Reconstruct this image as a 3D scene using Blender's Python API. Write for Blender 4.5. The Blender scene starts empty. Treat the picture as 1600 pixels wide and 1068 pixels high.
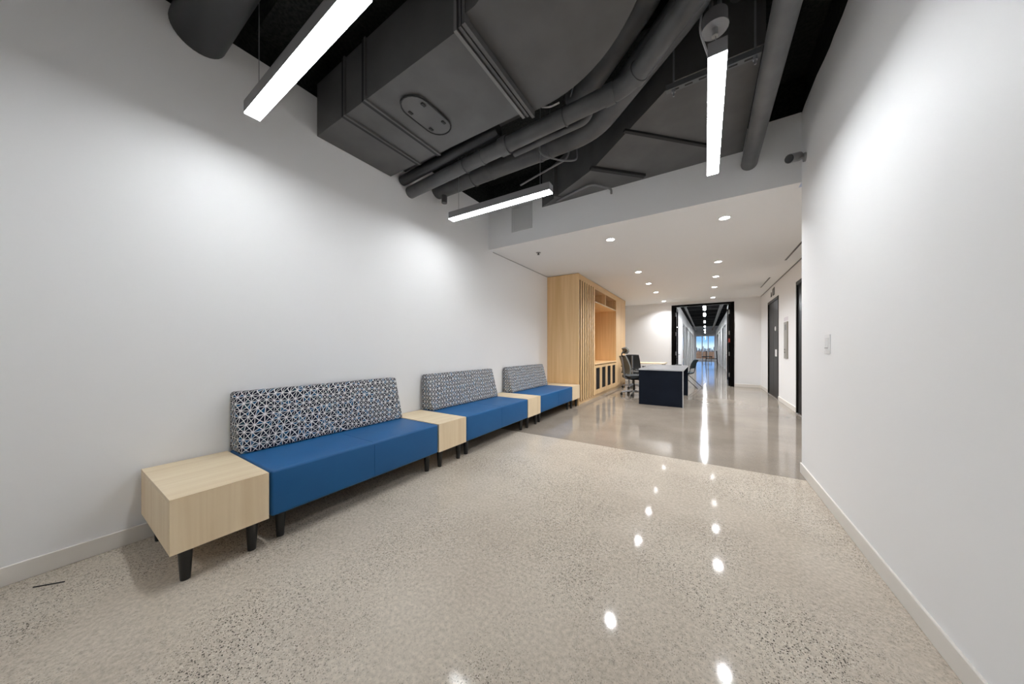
import bpy, bmesh, math, random
from mathutils import Vector, Matrix

random.seed(7)
scene = bpy.context.scene
col = scene.collection

# ------------------------------------------------------------------ camera, world, exposure
YAW = math.radians(32.45)
cam_data = bpy.data.cameras.new('camera')
cam_data.sensor_fit = 'HORIZONTAL'
cam_data.sensor_width = 36.0
cam_data.lens = 475.0 / 1600.0 * 36.0
cam_data.shift_y = 11.0 / 1600.0
cam_data.clip_start = 0.02
cam_data.clip_end = 5000
cam = bpy.data.objects.new('camera', cam_data)
cam.location = (0, 0, 1.2)
cam.rotation_euler = (math.pi / 2, 0, YAW)
col.objects.link(cam)
scene.camera = cam

world = bpy.data.worlds.new('sky')
scene.world = world
world.use_nodes = True
wn = world.node_tree.nodes
wl = world.node_tree.links
# clear day: pale haze at the horizon, deepening to blue overhead
w_tc = wn.new('ShaderNodeTexCoord')
w_sep = wn.new('ShaderNodeSeparateXYZ')
w_ramp = wn.new('ShaderNodeValToRGB')
we = w_ramp.color_ramp.elements
we[0].position = 0.0; we[0].color = (0.55, 0.66, 0.78, 1)
we[1].position = 1.0; we[1].color = (0.05, 0.14, 0.42, 1)
q = we.new(0.008); q.color = (0.62, 0.74, 0.88, 1)
q = we.new(0.022); q.color = (0.22, 0.42, 0.78, 1)
q = we.new(0.10); q.color = (0.10, 0.26, 0.62, 1)
wl.new(w_tc.outputs['Generated'], w_sep.inputs[0])
wl.new(w_sep.outputs[2], w_ramp.inputs[0])
wl.new(w_ramp.outputs[0], wn['Background'].inputs[0])
wn['Background'].inputs[1].default_value = 1.5
sun_data = bpy.data.lights.new('sun', 'SUN')
sun_data.energy = 2.5
sun_data.angle = math.radians(0.5)
sun = bpy.data.objects.new('sun', sun_data)
sun.rotation_euler = (math.radians(48), 0, math.radians(-25))   # high behind the building, lighting the view outside
col.objects.link(sun)

vs = scene.view_settings
vs.view_transform = 'Standard'
vs.look = 'None'
vs.gamma = 1.0
vs.use_curve_mapping = False
vs.exposure = 0.2
scene.cycles.diffuse_bounces = 6

LINEAR_POWER = 46.0     # emission of the linear pendant diffusers
DOWN_LENS = 40.0         # visible glow of the downlight lenses
DOWN_WATTS = 17.0        # beam of each downlight
CORR_POWER = 140.0


# ------------------------------------------------------------------ materials
def nmat(name):
    m = bpy.data.materials.new(name)
    m.use_nodes = True
    return m, m.node_tree.nodes, m.node_tree.links, m.node_tree.nodes['Principled BSDF']


def plain(name, colr, rough=0.5, metal=0.0, spec=0.5, bump=0.0, bscale=200.0):
    m, n, l, b = nmat(name)
    b.inputs['Base Color'].default_value = (*colr, 1)
    b.inputs['Roughness'].default_value = rough
    b.inputs['Metallic'].default_value = metal
    b.inputs['Specular IOR Level'].default_value = spec
    if bump:
        tc = n.new('ShaderNodeTexCoord')
        t = n.new('ShaderNodeTexNoise')
        t.inputs['Scale'].default_value = bscale
        t.inputs['Detail'].default_value = 3
        bp = n.new('ShaderNodeBump')
        bp.inputs['Strength'].default_value = bump
        bp.inputs['Distance'].default_value = 0.002
        l.new(tc.outputs['Object'], t.inputs['Vector'])
        l.new(t.outputs['Fac'], bp.inputs['Height'])
        l.new(bp.outputs[0], b.inputs['Normal'])
    return m


def mottled(name, c0, c1, scale, rough=0.5, spec=0.5, bump=0.0, stretch=(1, 1, 1), detail=4):
    m, n, l, b = nmat(name)
    tc = n.new('ShaderNodeTexCoord')
    mp = n.new('ShaderNodeMapping')
    mp.inputs['Scale'].default_value = stretch
    t = n.new('ShaderNodeTexNoise')
    t.inputs['Scale'].default_value = scale
    t.inputs['Detail'].default_value = detail
    r = n.new('ShaderNodeValToRGB')
    r.color_ramp.elements[0].position = 0.35
    r.color_ramp.elements[1].position = 0.65
    r.color_ramp.elements[0].color = (*c0, 1)
    r.color_ramp.elements[1].color = (*c1, 1)
    l.new(tc.outputs['Object'], mp.inputs[0])
    l.new(mp.outputs[0], t.inputs['Vector'])
    l.new(t.outputs['Fac'], r.inputs[0])
    l.new(r.outputs[0], b.inputs['Base Color'])
    b.inputs['Roughness'].default_value = rough
    b.inputs['Specular IOR Level'].default_value = spec
    if bump:
        bp = n.new('ShaderNodeBump')
        bp.inputs['Strength'].default_value = bump
        bp.inputs['Distance'].default_value = 0.003
        l.new(t.outputs['Fac'], bp.inputs['Height'])
        l.new(bp.outputs[0], b.inputs['Normal'])
    return m


def emitter(name, colr, strength):
    m, n, l, b = nmat(name)
    b.inputs['Base Color'].default_value = (0.9, 0.9, 0.9, 1)
    b.inputs['Emission Color'].default_value = (*colr, 1)
    b.inputs['Emission Strength'].default_value = strength
    return m


def concrete(name, base_d, base_l, speck, rough, aggr, spec):
    """polished concrete with exposed fine aggregate"""
    m, n, l, b = nmat(name)
    tc = n.new('ShaderNodeTexCoord')
    big = n.new('ShaderNodeTexNoise'); big.inputs['Scale'].default_value = 0.9; big.inputs['Detail'].default_value = 6
    big.inputs['Roughness'].default_value = 0.6
    l.new(tc.outputs['Object'], big.inputs['Vector'])
    rb = n.new('ShaderNodeValToRGB')
    rb.color_ramp.elements[0].position = 0.3; rb.color_ramp.elements[1].position = 0.7
    rb.color_ramp.elements[0].color = (*base_d, 1); rb.color_ramp.elements[1].color = (*base_l, 1)
    l.new(big.outputs['Fac'], rb.inputs[0])
    # fine grain
    fine = n.new('ShaderNodeTexNoise'); fine.inputs['Scale'].default_value = 55; fine.inputs['Detail'].default_value = 5
    l.new(tc.outputs['Object'], fine.inputs['Vector'])
    rf = n.new('ShaderNodeMapRange'); rf.inputs['From Min'].default_value = 0.3; rf.inputs['From Max'].default_value = 0.7
    rf.inputs['To Min'].default_value = 1 - 0.16 * aggr; rf.inputs['To Max'].default_value = 1 + 0.16 * aggr
    l.new(fine.outputs['Fac'], rf.inputs[0])
    mul = n.new('ShaderNodeVectorMath'); mul.operation = 'SCALE'
    l.new(rb.outputs[0], mul.inputs[0]); l.new(rf.outputs[0], mul.inputs['Scale'])
    # density of the exposed stones varies over the slab
    den = n.new('ShaderNodeTexNoise'); den.inputs['Scale'].default_value = 1.3; den.inputs['Detail'].default_value = 3
    mpd = n.new('ShaderNodeMapping'); mpd.inputs['Location'].default_value = (5.2, 1.7, 0)
    l.new(tc.outputs['Object'], mpd.inputs[0]); l.new(mpd.outputs[0], den.inputs['Vector'])
    rd = n.new('ShaderNodeMapRange'); rd.inputs['From Min'].default_value = 0.38; rd.inputs['From Max'].default_value = 0.62
    rd.inputs['To Min'].default_value = 0.15 * aggr; rd.inputs['To Max'].default_value = 1.0 * aggr
    l.new(den.outputs['Fac'], rd.inputs[0])
    prev = mul.outputs[0]
    for scale, thr, c, seed in ((135, 0.17, speck, 0.0), (220, 0.27, tuple(v * 1.3 for v in speck), 3.3), (190, 0.16, (0.74, 0.70, 0.62), 7.7)):
        v = n.new('ShaderNodeTexVoronoi'); v.inputs['Scale'].default_value = scale
        mp = n.new('ShaderNodeMapping'); mp.inputs['Location'].default_value = (seed, seed * 0.7, 0)
        l.new(tc.outputs['Object'], mp.inputs[0]); l.new(mp.outputs[0], v.inputs['Vector'])
        sep = n.new('ShaderNodeSeparateColor'); l.new(v.outputs['Color'], sep.inputs[0])
        lt = n.new('ShaderNodeMath'); lt.operation = 'LESS_THAN'; lt.inputs[1].default_value = thr
        l.new(sep.outputs[0], lt.inputs[0])
        ds = n.new('ShaderNodeMath'); ds.operation = 'LESS_THAN'; ds.inputs[1].default_value = 0.42
        l.new(v.outputs['Distance'], ds.inputs[0])
        m1 = n.new('ShaderNodeMath'); m1.operation = 'MULTIPLY'; l.new(lt.outputs[0], m1.inputs[0]); l.new(ds.outputs[0], m1.inputs[1])
        m2 = n.new('ShaderNodeMath'); m2.operation = 'MULTIPLY'; l.new(m1.outputs[0], m2.inputs[0]); l.new(rd.outputs[0], m2.inputs[1])
        mx = n.new('ShaderNodeMix'); mx.data_type = 'RGBA'
        l.new(m2.outputs[0], mx.inputs['Factor']); l.new(prev, mx.inputs['A']); mx.inputs['B'].default_value = (*c, 1)
        prev = mx.outputs['Result']
    l.new(prev, b.inputs['Base Color'])
    b.inputs['Specular IOR Level'].default_value = spec
    rr = n.new('ShaderNodeMapRange'); rr.inputs['To Min'].default_value = rough * 0.75; rr.inputs['To Max'].default_value = rough * 1.3
    l.new(big.outputs['Fac'], rr.inputs[0])
    l.new(rr.outputs[0], b.inputs['Roughness'])
    bp = n.new('ShaderNodeBump'); bp.inputs['Strength'].default_value = 0.05 * aggr; bp.inputs['Distance'].default_value = 0.001
    l.new(fine.outputs['Fac'], bp.inputs['Height']); l.new(bp.outputs[0], b.inputs['Normal'])
    return m


def wood(name, c0, c1, axis, rough=0.45):
    m, n, l, b = nmat(name)
    tc = n.new('ShaderNodeTexCoord')
    mp = n.new('ShaderNodeMapping')
    s = [26.0, 26.0, 26.0]; s[axis] = 0.9
    mp.inputs['Scale'].default_value = s
    l.new(tc.outputs['Object'], mp.inputs[0])
    t = n.new('ShaderNodeTexNoise'); t.inputs['Scale'].default_value = 1.0; t.inputs['Detail'].default_value = 6; t.inputs['Distortion'].default_value = 0.4
    l.new(mp.outputs[0], t.inputs['Vector'])
    mp2 = n.new('ShaderNodeMapping'); s2 = [5.0, 5.0, 5.0]; s2[axis] = 0.35
    mp2.inputs['Scale'].default_value = s2
    l.new(tc.outputs['Object'], mp2.inputs[0])
    t2 = n.new('ShaderNodeTexNoise'); t2.inputs['Scale'].default_value = 1.0; t2.inputs['Detail'].default_value = 3
    l.new(mp2.outputs[0], t2.inputs['Vector'])
    ad = n.new('ShaderNodeMath'); ad.operation = 'ADD'; l.new(t.outputs['Fac'], ad.inputs[0]); l.new(t2.outputs['Fac'], ad.inputs[1])
    hf = n.new('ShaderNodeMath'); hf.operation = 'MULTIPLY'; hf.inputs[1].default_value = 0.5; l.new(ad.outputs[0], hf.inputs[0])
    r = n.new('ShaderNodeValToRGB')
    r.color_ramp.elements[0].position = 0.36; r.color_ramp.elements[1].position = 0.62
    r.color_ramp.elements[0].color = (*c0, 1); r.color_ramp.elements[1].color = (*c1, 1)
    l.new(hf.outputs[0], r.inputs[0]); l.new(r.outputs[0], b.inputs['Base Color'])
    b.inputs['Roughness'].default_value = rough
    return m


def starburst_fabric(name):
    """woven print: pale lines joining in eight-rayed stars, navy and blue triangles between"""
    m, n, l, b = nmat(name)
    tc = n.new('ShaderNodeTexCoord')
    sep = n.new('ShaderNodeSeparateXYZ'); l.new(tc.outputs['Object'], sep.inputs[0])

    def M(op, a, bb=None, c=None):
        q = n.new('ShaderNodeMath'); q.operation = op
        for i, v in enumerate((a, bb, c)):
            if v is None:
                continue
            if isinstance(v, (int, float)):
                q.inputs[i].default_value = v
            else:
                l.new(v, q.inputs[i])
        return q.outputs[0]
    nz = n.new('ShaderNodeTexNoise'); nz.inputs['Scale'].default_value = 9.0; nz.inputs['Detail'].default_value = 0
    l.new(tc.outputs['Object'], nz.inputs['Vector'])
    sc = n.new('ShaderNodeSeparateColor'); l.new(nz.outputs['Color'], sc.inputs[0])
    P = 0.050
    u = M('ADD', M('MULTIPLY', M('ADD', sep.outputs[1], sep.outputs[0]), 1 / P), M('MULTIPLY', M('SUBTRACT', sc.outputs[0], 0.5), 0.85))
    v = M('ADD', M('MULTIPLY', sep.outputs[2], 1 / P), M('MULTIPLY', M('SUBTRACT', sc.outputs[1], 0.5), 0.85))
    us = M('ADD', u, v); ud = M('SUBTRACT', u, v)

    def near(a, k):
        return M('MULTIPLY', M('ABSOLUTE', M('SUBTRACT', a, M('ROUND', a))), k)
    dmin = M('MINIMUM', M('MINIMUM', near(u, 1.0), near(v, 1.0)), M('MINIMUM', near(us, 0.707), near(ud, 0.707)))
    line = M('LESS_THAN', dmin, 0.045)
    cmb = n.new('ShaderNodeCombineXYZ')
    l.new(M('FLOOR', u), cmb.inputs[0]); l.new(M('FLOOR', v), cmb.inputs[1])
    l.new(M('ADD', M('FLOOR', us), M('MULTIPLY', M('FLOOR', ud), 17.3)), cmb.inputs[2])
    wnz = n.new('ShaderNodeTexWhiteNoise'); l.new(cmb.outputs[0], wnz.inputs['Vector'])
    r = n.new('ShaderNodeValToRGB'); r.color_ramp.interpolation = 'CONSTANT'
    e = r.color_ramp.elements
    e[0].position = 0.0; e[0].color = (0.006, 0.009, 0.022, 1)
    e[1].position = 0.72; e[1].color = (0.012, 0.075, 0.16, 1)
    x = e.new(0.84); x.color = (0.02, 0.05, 0.07, 1)
    x = e.new(0.93); x.color = (0.05, 0.12, 0.20, 1)
    l.new(wnz.outputs['Value'], r.inputs[0])
    mx = n.new('ShaderNodeMix'); mx.data_type = 'RGBA'
    l.new(line, mx.inputs['Factor']); l.new(r.outputs[0], mx.inputs['A']); mx.inputs['B'].default_value = (0.70, 0.70, 0.70, 1)
    l.new(mx.outputs['Result'], b.inputs['Base Color'])
    b.inputs['Roughness'].default_value = 0.85
    b.inputs['Specular IOR Level'].default_value = 0.2
    return m


def glass(name, tint=(0.9, 0.95, 0.97)):
    m, n, l, b = nmat(name)
    out = n['Material Output']
    tr = n.new('ShaderNodeBsdfTransparent'); tr.inputs[0].default_value = (*tint, 1)
    gl = n.new('ShaderNodeBsdfGlossy'); gl.inputs['Roughness'].default_value = 0.02
    fr = n.new('ShaderNodeFresnel'); fr.inputs[0].default_value = 1.45
    mx = n.new('ShaderNodeMixShader')
    l.new(fr.outputs[0], mx.inputs[0]); l.new(tr.outputs[0], mx.inputs[1]); l.new(gl.outputs[0], mx.inputs[2])
    l.new(mx.outputs[0], out.inputs[0])
    return m


WALL = plain('white_wall_paint', (0.86, 0.86, 0.865), 0.55, bump=0.06, bscale=260)
CEILW = plain('white_ceiling_paint', (0.86, 0.86, 0.86), 0.7)
BASEB = plain('baseboard_paint', (0.77, 0.735, 0.685), 0.4)
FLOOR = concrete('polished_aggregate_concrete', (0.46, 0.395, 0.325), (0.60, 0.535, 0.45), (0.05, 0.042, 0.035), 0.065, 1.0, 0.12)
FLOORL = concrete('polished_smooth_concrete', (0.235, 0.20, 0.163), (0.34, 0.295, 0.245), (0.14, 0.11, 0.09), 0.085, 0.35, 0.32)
DUCT = mottled('duct_grey_paint', (0.088, 0.087, 0.086), (0.115, 0.113, 0.112), 3.0, 0.45, 0.4)
PIPE = mottled('pipe_grey_paint', (0.075, 0.076, 0.079), (0.11, 0.11, 0.112), 5.0, 0.4, 0.4)
SLAB = mottled('sprayed_black_slab', (0.010, 0.011, 0.011), (0.028, 0.029, 0.027), 40.0, 0.9, 0.2, bump=0.8, detail=6)
BLACKST = plain('black_steel', (0.02, 0.02, 0.022), 0.4)
GALV = plain('dull_galvanised_steel', (0.33, 0.34, 0.36), 0.4, 0.6)
WOODV = wood('pale_maple_laminate_vertical', (0.77, 0.595, 0.38), (0.88, 0.725, 0.505), 2)
WOODH = wood('pale_maple_laminate_flat', (0.74, 0.58, 0.38), (0.85, 0.71, 0.50), 1)
OAKV = wood('oak_veneer_vertical', (0.70, 0.45, 0.21), (0.83, 0.575, 0.31), 2)
OAKH = wood('oak_veneer_flat', (0.71, 0.465, 0.225), (0.84, 0.59, 0.33), 1)
OAKE = plain('pale_oak_edging', (0.66, 0.50, 0.31), 0.45)
VINYL = mottled('blue_vinyl', (0.009, 0.100, 0.275), (0.011, 0.112, 0.30), 4.0, 0.45, 0.35)
FABRIC = starburst_fabric('starburst_print_fabric')
BLACKW = plain('black_lacquer', (0.012, 0.012, 0.012), 0.35)
BLACKD = plain('black_door_enamel', (0.004, 0.0036, 0.0032), 0.3, spec=0.03)
GRILLE = plain('black_mesh_grille', (0.012, 0.010, 0.012), 0.6)
NAVY = mottled('navy_laminate', (0.006, 0.009, 0.017), (0.009, 0.013, 0.023), 3.0, 0.5, 0.12)
DESKG = plain('grey_desk_top', (0.14, 0.138, 0.142), 0.35, spec=0.3)
EDGE = plain('pale_grey_edging', (0.55, 0.56, 0.58), 0.4)
CHAIRG = mottled('grey_mesh_fabric', (0.16, 0.165, 0.155), (0.21, 0.215, 0.20), 120.0, 0.8)
CHAIRD = plain('dark_seat_foam', (0.03, 0.033, 0.036), 0.7)
TEAL = plain('dark_teal_plastic', (0.010, 0.026, 0.036), 0.7, spec=0.2)
WHITEP = plain('white_plastic', (0.80, 0.80, 0.80), 0.35)
GREYP = plain('grey_plastic', (0.25, 0.25, 0.25), 0.4)
CHROME = plain('satin_steel', (0.55, 0.55, 0.55), 0.3, 0.9)
BRASSY = plain('brushed_bronze_plate', (0.36, 0.335, 0.285), 0.35, 0.7)
HOUSING = plain('grey_aluminium_housing', (0.30, 0.30, 0.31), 0.45, 0.2)
LENS = emitter('linear_diffuser', (0.945, 0.975, 1.0), LINEAR_POWER)
DLENS = emitter('downlight_lens', (0.985, 0.99, 1.0), DOWN_LENS)
CLENS = emitter('corridor_diffuser', (0.945, 0.975, 1.0), CORR_POWER)
GLASS = glass('clear_glass')
GLASSB = glass('office_glass', (0.62, 0.70, 0.76))
RED = plain('red_label', (0.35, 0.05, 0.03), 0.5)
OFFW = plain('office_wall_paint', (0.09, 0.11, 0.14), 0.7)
EARTH = mottled('brown_ground', (0.32, 0.13, 0.05), (0.46, 0.24, 0.12), 0.006, 0.9, 0.0)
BLDG = plain('hazy_building_concrete', (0.16, 0.18, 0.20), 0.8)
BLDG2 = plain('pale_building_concrete', (0.40, 0.40, 0.40), 0.8)
WIREW = plain('pale_cable', (0.70, 0.70, 0.70), 0.4)
WIREG = plain('grey_cable', (0.18, 0.18, 0.185), 0.5)


# ------------------------------------------------------------------ mesh helpers
def B():
    return bmesh.new()


def box(bm, x0, x1, y0, y1, z0, z1):
    vs_ = [bm.verts.new(p) for p in ((x0, y0, z0), (x1, y0, z0), (x1, y1, z0), (x0, y1, z0),
                                     (x0, y0, z1), (x1, y0, z1), (x1, y1, z1), (x0, y1, z1))]
    for f in ((0, 3, 2, 1), (4, 5, 6, 7), (0, 1, 5, 4), (1, 2, 6, 5), (2, 3, 7, 6), (3, 0, 4, 7)):
        bm.faces.new([vs_[i] for i in f])
    return bm


def bx(*a):
    return box(B(), *a)


def prism(bm, pts, lo, hi, axis):
    """closed outline pts extruded between lo and hi along axis; pts give the two other axes in order"""
    def P(p, t):
        q = list(p); q.insert(axis, t); return q
    a = [bm.verts.new(P(p, lo)) for p in pts]
    b_ = [bm.verts.new(P(p, hi)) for p in pts]
    bm.faces.new(a); bm.faces.new(b_[::-1])
    k = len(pts)
    for i in range(k):
        j = (i + 1) % k
        bm.faces.new((a[j], a[i], b_[i], b_[j]))
    return bm


def tube(bm, pts, r, seg=12, cap=True):
    pts = [Vector(p) for p in pts]
    rad = r if isinstance(r, (list, tuple)) else [r] * len(pts)
    rings = []
    t0 = (pts[1] - pts[0]).normalized()
    up = Vector((0, 0, 1)) if abs(t0.z) < 0.9 else Vector((1, 0, 0))
    nrm = t0.cross(up).normalized()
    for i, p in enumerate(pts):
        if i == 0:
            t = t0
        elif i == len(pts) - 1:
            t = (pts[i] - pts[i - 1]).normalized()
        else:
            t = ((pts[i] - pts[i - 1]).normalized() + (pts[i + 1] - pts[i]).normalized()).normalized()
        nrm = (nrm - t * nrm.dot(t)).normalized()
        bn = t.cross(nrm)
        rings.append([bm.verts.new(p + (nrm * math.cos(a) + bn * math.sin(a)) * rad[i])
                      for a in [2 * math.pi * k / seg for k in range(seg)]])
    for i in range(len(rings) - 1):
        for k in range(seg):
            q = (k + 1) % seg
            bm.faces.new((rings[i][k], rings[i][q], rings[i + 1][q], rings[i + 1][k]))
    if cap:
        bm.faces.new(rings[0][::-1]); bm.faces.new(rings[-1])
    return bm


def fillet(pts, rad, n=6):
    pts = [Vector(p) for p in pts]
    out = [pts[0]]
    for i in range(1, len(pts) - 1):
        p = pts[i]
        a = (pts[i - 1] - p); b_ = (pts[i + 1] - p)
        k = min(rad, a.length * 0.45, b_.length * 0.45)
        s, e = p + a.normalized() * k, p + b_.normalized() * k
        for j in range(n + 1):
            t = j / n
            out.append(s * (1 - t) ** 2 + p * 2 * t * (1 - t) + e * t ** 2)
    out.append(pts[-1])
    return out


def mk(name, bm, mat, parent=None, bevel=0.0, seg=2, smooth=None, origin=None):
    """one mesh object; vertices come in world coordinates (or the parent's, when the parent sits at the origin)"""
    bmesh.ops.recalc_face_normals(bm, faces=bm.faces)
    if bevel:
        bmesh.ops.bevel(bm, geom=[e for e in bm.edges if e.is_manifold and e.calc_face_angle(0) > 0.4], offset=bevel,
                        segments=seg, affect='EDGES', profile=0.5)
    off = Vector((0, 0, 0))
    if parent is not None:
        q = parent
        while q is not None:
            off += Vector(q.location); q = q.parent
    elif origin is None:
        vv = [v.co for v in bm.verts]
        origin = ((min(v.x for v in vv) + max(v.x for v in vv)) / 2, (min(v.y for v in vv) + max(v.y for v in vv)) / 2, min(v.z for v in vv))
    if parent is None:
        off = Vector(origin)
    bmesh.ops.translate(bm, verts=bm.verts, vec=-off)
    me = bpy.data.meshes.new(name)
    bm.to_mesh(me); bm.free()
    me.materials.append(mat)
    if smooth is None:
        smooth = False
    if smooth:
        for p in me.polygons:
            p.use_smooth = True
        try:
            me.set_sharp_from_angle(angle=math.radians(38))
        except Exception:
            pass
    o = bpy.data.objects.new(name, me)
    col.objects.link(o)
    if parent is not None:
        o.parent = parent
    else:
        o.location = off
    return o


def tag(o, label=None, cat=None, group=None, kind=None):
    if label:
        o['label'] = label
    if cat:
        o['category'] = cat
    if group:
        o['group'] = group
    if kind:
        o['kind'] = kind
    return o


def thing(name, loc, label, cat=None, group=None, kind=None, rz=0.0):
    o = bpy.data.objects.new(name, None)
    o.empty_display_size = 0.1
    o.location = loc
    o.rotation_euler = (0, 0, rz)
    col.objects.link(o)
    return tag(o, label, cat, group, kind)


def struct(name, bm, mat, label, parent=None, **k):
    return tag(mk(name, bm, mat, parent, **k), label, kind='structure')


def copy_tree(o, parent=None):
    c = o.copy()
    col.objects.link(c)
    c.parent = parent
    for ch in [q for q in bpy.data.objects if q.parent == o]:
        copy_tree(ch, c)
    return c


# ------------------------------------------------------------------ the setting: waiting area, lobby, corridor
XL, XR, XR2, YB, YE, ZC = -3.0, 0.79, 1.45, 4.0, 12.0, 2.82
Y0 = -3.6
ZT = 3.5      # top of the white drywall in the open-ceiling bay
ZS = 3.95     # underside of the slab

struct('floor', bx(XL, XR, Y0, 3.78, -0.12, 0), FLOOR, 'speckled polished concrete floor of the waiting area', origin=(0, 0, 0))
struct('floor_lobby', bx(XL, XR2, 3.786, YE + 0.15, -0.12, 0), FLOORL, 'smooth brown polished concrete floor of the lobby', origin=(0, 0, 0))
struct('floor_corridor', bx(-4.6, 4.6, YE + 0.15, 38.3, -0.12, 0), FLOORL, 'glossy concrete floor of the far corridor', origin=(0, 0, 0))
struct('trim_1', bx(XL, XR, 3.78, 3.786, -0.12, -0.003), plain('joint_filler', (0.16, 0.13, 0.10), 0.7), 'thin dark joint across the floor')

# left wall with slightly rough drywall top in the open bay
def ragged(y0, y1, step, z, amp):
    pts = []
    y = y0
    while y < y1:
        pts.append((y, z + random.uniform(-amp, amp)))
        y += step * random.uniform(0.5, 1.5)
    pts.append((y1, z))
    return pts


tp = ragged(Y0, YE + 0.15, 0.35, ZT, 0.006)
struct('wall_left', prism(B(), [(Y0, 0), (YE + 0.15, 0)] + tp[::-1], XL - 0.15, XL, 0), WALL, 'long white wall behind the benches', origin=(XL, 0, 0))
tp = ragged(Y0, YB, 0.16, ZT - 0.015, 0.016)
struct('wall_right', prism(B(), [(Y0, 0), (YB, 0)] + tp[::-1], XR, XR + 0.18, 0), WALL, 'white wall with a light switch, nearest on the right', origin=(XR, 0, 0))
struct('wall_back', bx(XL - 0.15, XR + 0.2, Y0 - 0.15, Y0, 0, ZS), WALL, 'white wall behind the camera')
struct('wall_return', bx(XR + 0.18, XR2 + 0.15, YB - 0.15, YB, 0, ZS), WALL, 'white return wall beside the lobby')
struct('wall_bulkhead', bx(XL, XR, YB, YB + 0.12, ZC, ZT), WALL, 'white bulkhead face above the lobby ceiling edge')
struct('wall_upper_left', bx(XL - 0.15, XL - 0.05, Y0, YB + 0.3, ZT, ZS), SLAB, 'black painted band above the left wall')
struct('wall_upper_right', bx(XR + 0.05, XR + 0.18, Y0, YB + 0.3, ZT - 0.05, ZS), SLAB, 'black painted band above the right wall')
struct('wall_upper_bulkhead', bx(XL - 0.05, XR + 0.05, YB + 0.16, YB + 0.3, ZC + 0.1, ZS), SLAB, 'black painted band above the bulkhead')
struct('ceiling_slab', bx(XL - 0.2, XR + 0.3, Y0 - 0.15, YB + 0.4, ZS, ZS + 0.12), SLAB, 'black sprayed slab over the open ceiling bay', origin=(0, 0, ZS))
struct('ceiling', bx(XL, XR2, YB + 0.12, YE, ZC, ZC + 0.08), CEILW, 'white dropped ceiling of the lobby', origin=(0, 0, ZC))

# recess wall with two lift doors
D1 = (9.36, 10.76)
D2 = (6.35, 7.70)
DH = 2.46
bm = B()
for a, b_ in ((YB, D2[0]), (D2[1], D1[0]), (D1[1], YE)):
    box(bm, XR2, XR2 + 0.15, a, b_, 0, ZC)
for a, b_ in (D1, D2):
    box(bm, XR2, XR2 + 0.15, a, b_, DH, ZC)
struct('wall_recess', bm, WALL, 'white wall with the two black lift doors', origin=(XR2, 0, 0))
# end wall with the double-door opening
OX0, OX1, OZ = -1.0, 0.78, 2.72
bm = B()
box(bm, XL, OX0, YE, YE + 0.15, 0, ZC)
box(bm, OX1, XR2 + 0.15, YE, YE + 0.15, 0, ZC)
box(bm, OX0, OX1, YE, YE + 0.15, OZ, ZC)
struct('wall_end', bm, WALL, 'white end wall around the open double door', origin=(0, YE, 0))

# baseboards
def baseboard(name, pts, label):
    """pts: polyline of the wall faces; the board stands 12 mm proud on the room side given by a normal per run"""
    bm_ = B()
    for (x0, x1, y0, y1) in pts:
        box(bm_, x0, x1, y0, y1, 0, 0.098)
    return struct(name, bm_, BASEB, label, bevel=0.003, seg=1)


baseboard('baseboard_left', [(XL, XL + 0.012, Y0, 6.165)], 'beige baseboard along the wall behind the benches')
baseboard('baseboard_right', [(XR - 0.012, XR, Y0, YB + 0.012)], 'beige baseboard along the near right wall')
baseboard('baseboard_corner', [(XR - 0.012, XR2, YB + 0.0, YB + 0.012)], 'beige baseboard turning the right wall corner')
baseboard('baseboard_recess', [(XR2 - 0.012, XR2, D2[1] + 0.002, D1[0] - 0.002)], 'beige baseboard between the two lift doors')
baseboard('baseboard_recess', [(XR2 - 0.012, XR2, D1[1] + 0.002, YE)], 'short beige baseboard beyond the far lift door')
baseboard('baseboard_end', [(OX1 + 0.002, XR2, YE - 0.012, YE)], 'beige baseboard right of the double door')
baseboard('baseboard_end', [(XL, OX0 - 0.002, YE - 0.012, YE)], 'beige baseboard left of the double door')

# strip coloured as the shadow of a gap where recess wall meets the ceiling
struct('trim_2', bx(XR2 - 0.014, XR2, YB + 0.2, YE, ZC - 0.012, ZC), plain('painted_shadow_gap', (0.22, 0.22, 0.22), 0.6), 'grey strip painted as the shadow gap between the recess wall and the ceiling')
struct('trim_3', bx(XL, XL + 0.010, YB + 0.12, 6.16, ZC - 0.010, ZC), plain('ceiling_bead', (0.40, 0.40, 0.40), 0.6), 'grey bead between the left wall and the ceiling')


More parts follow.
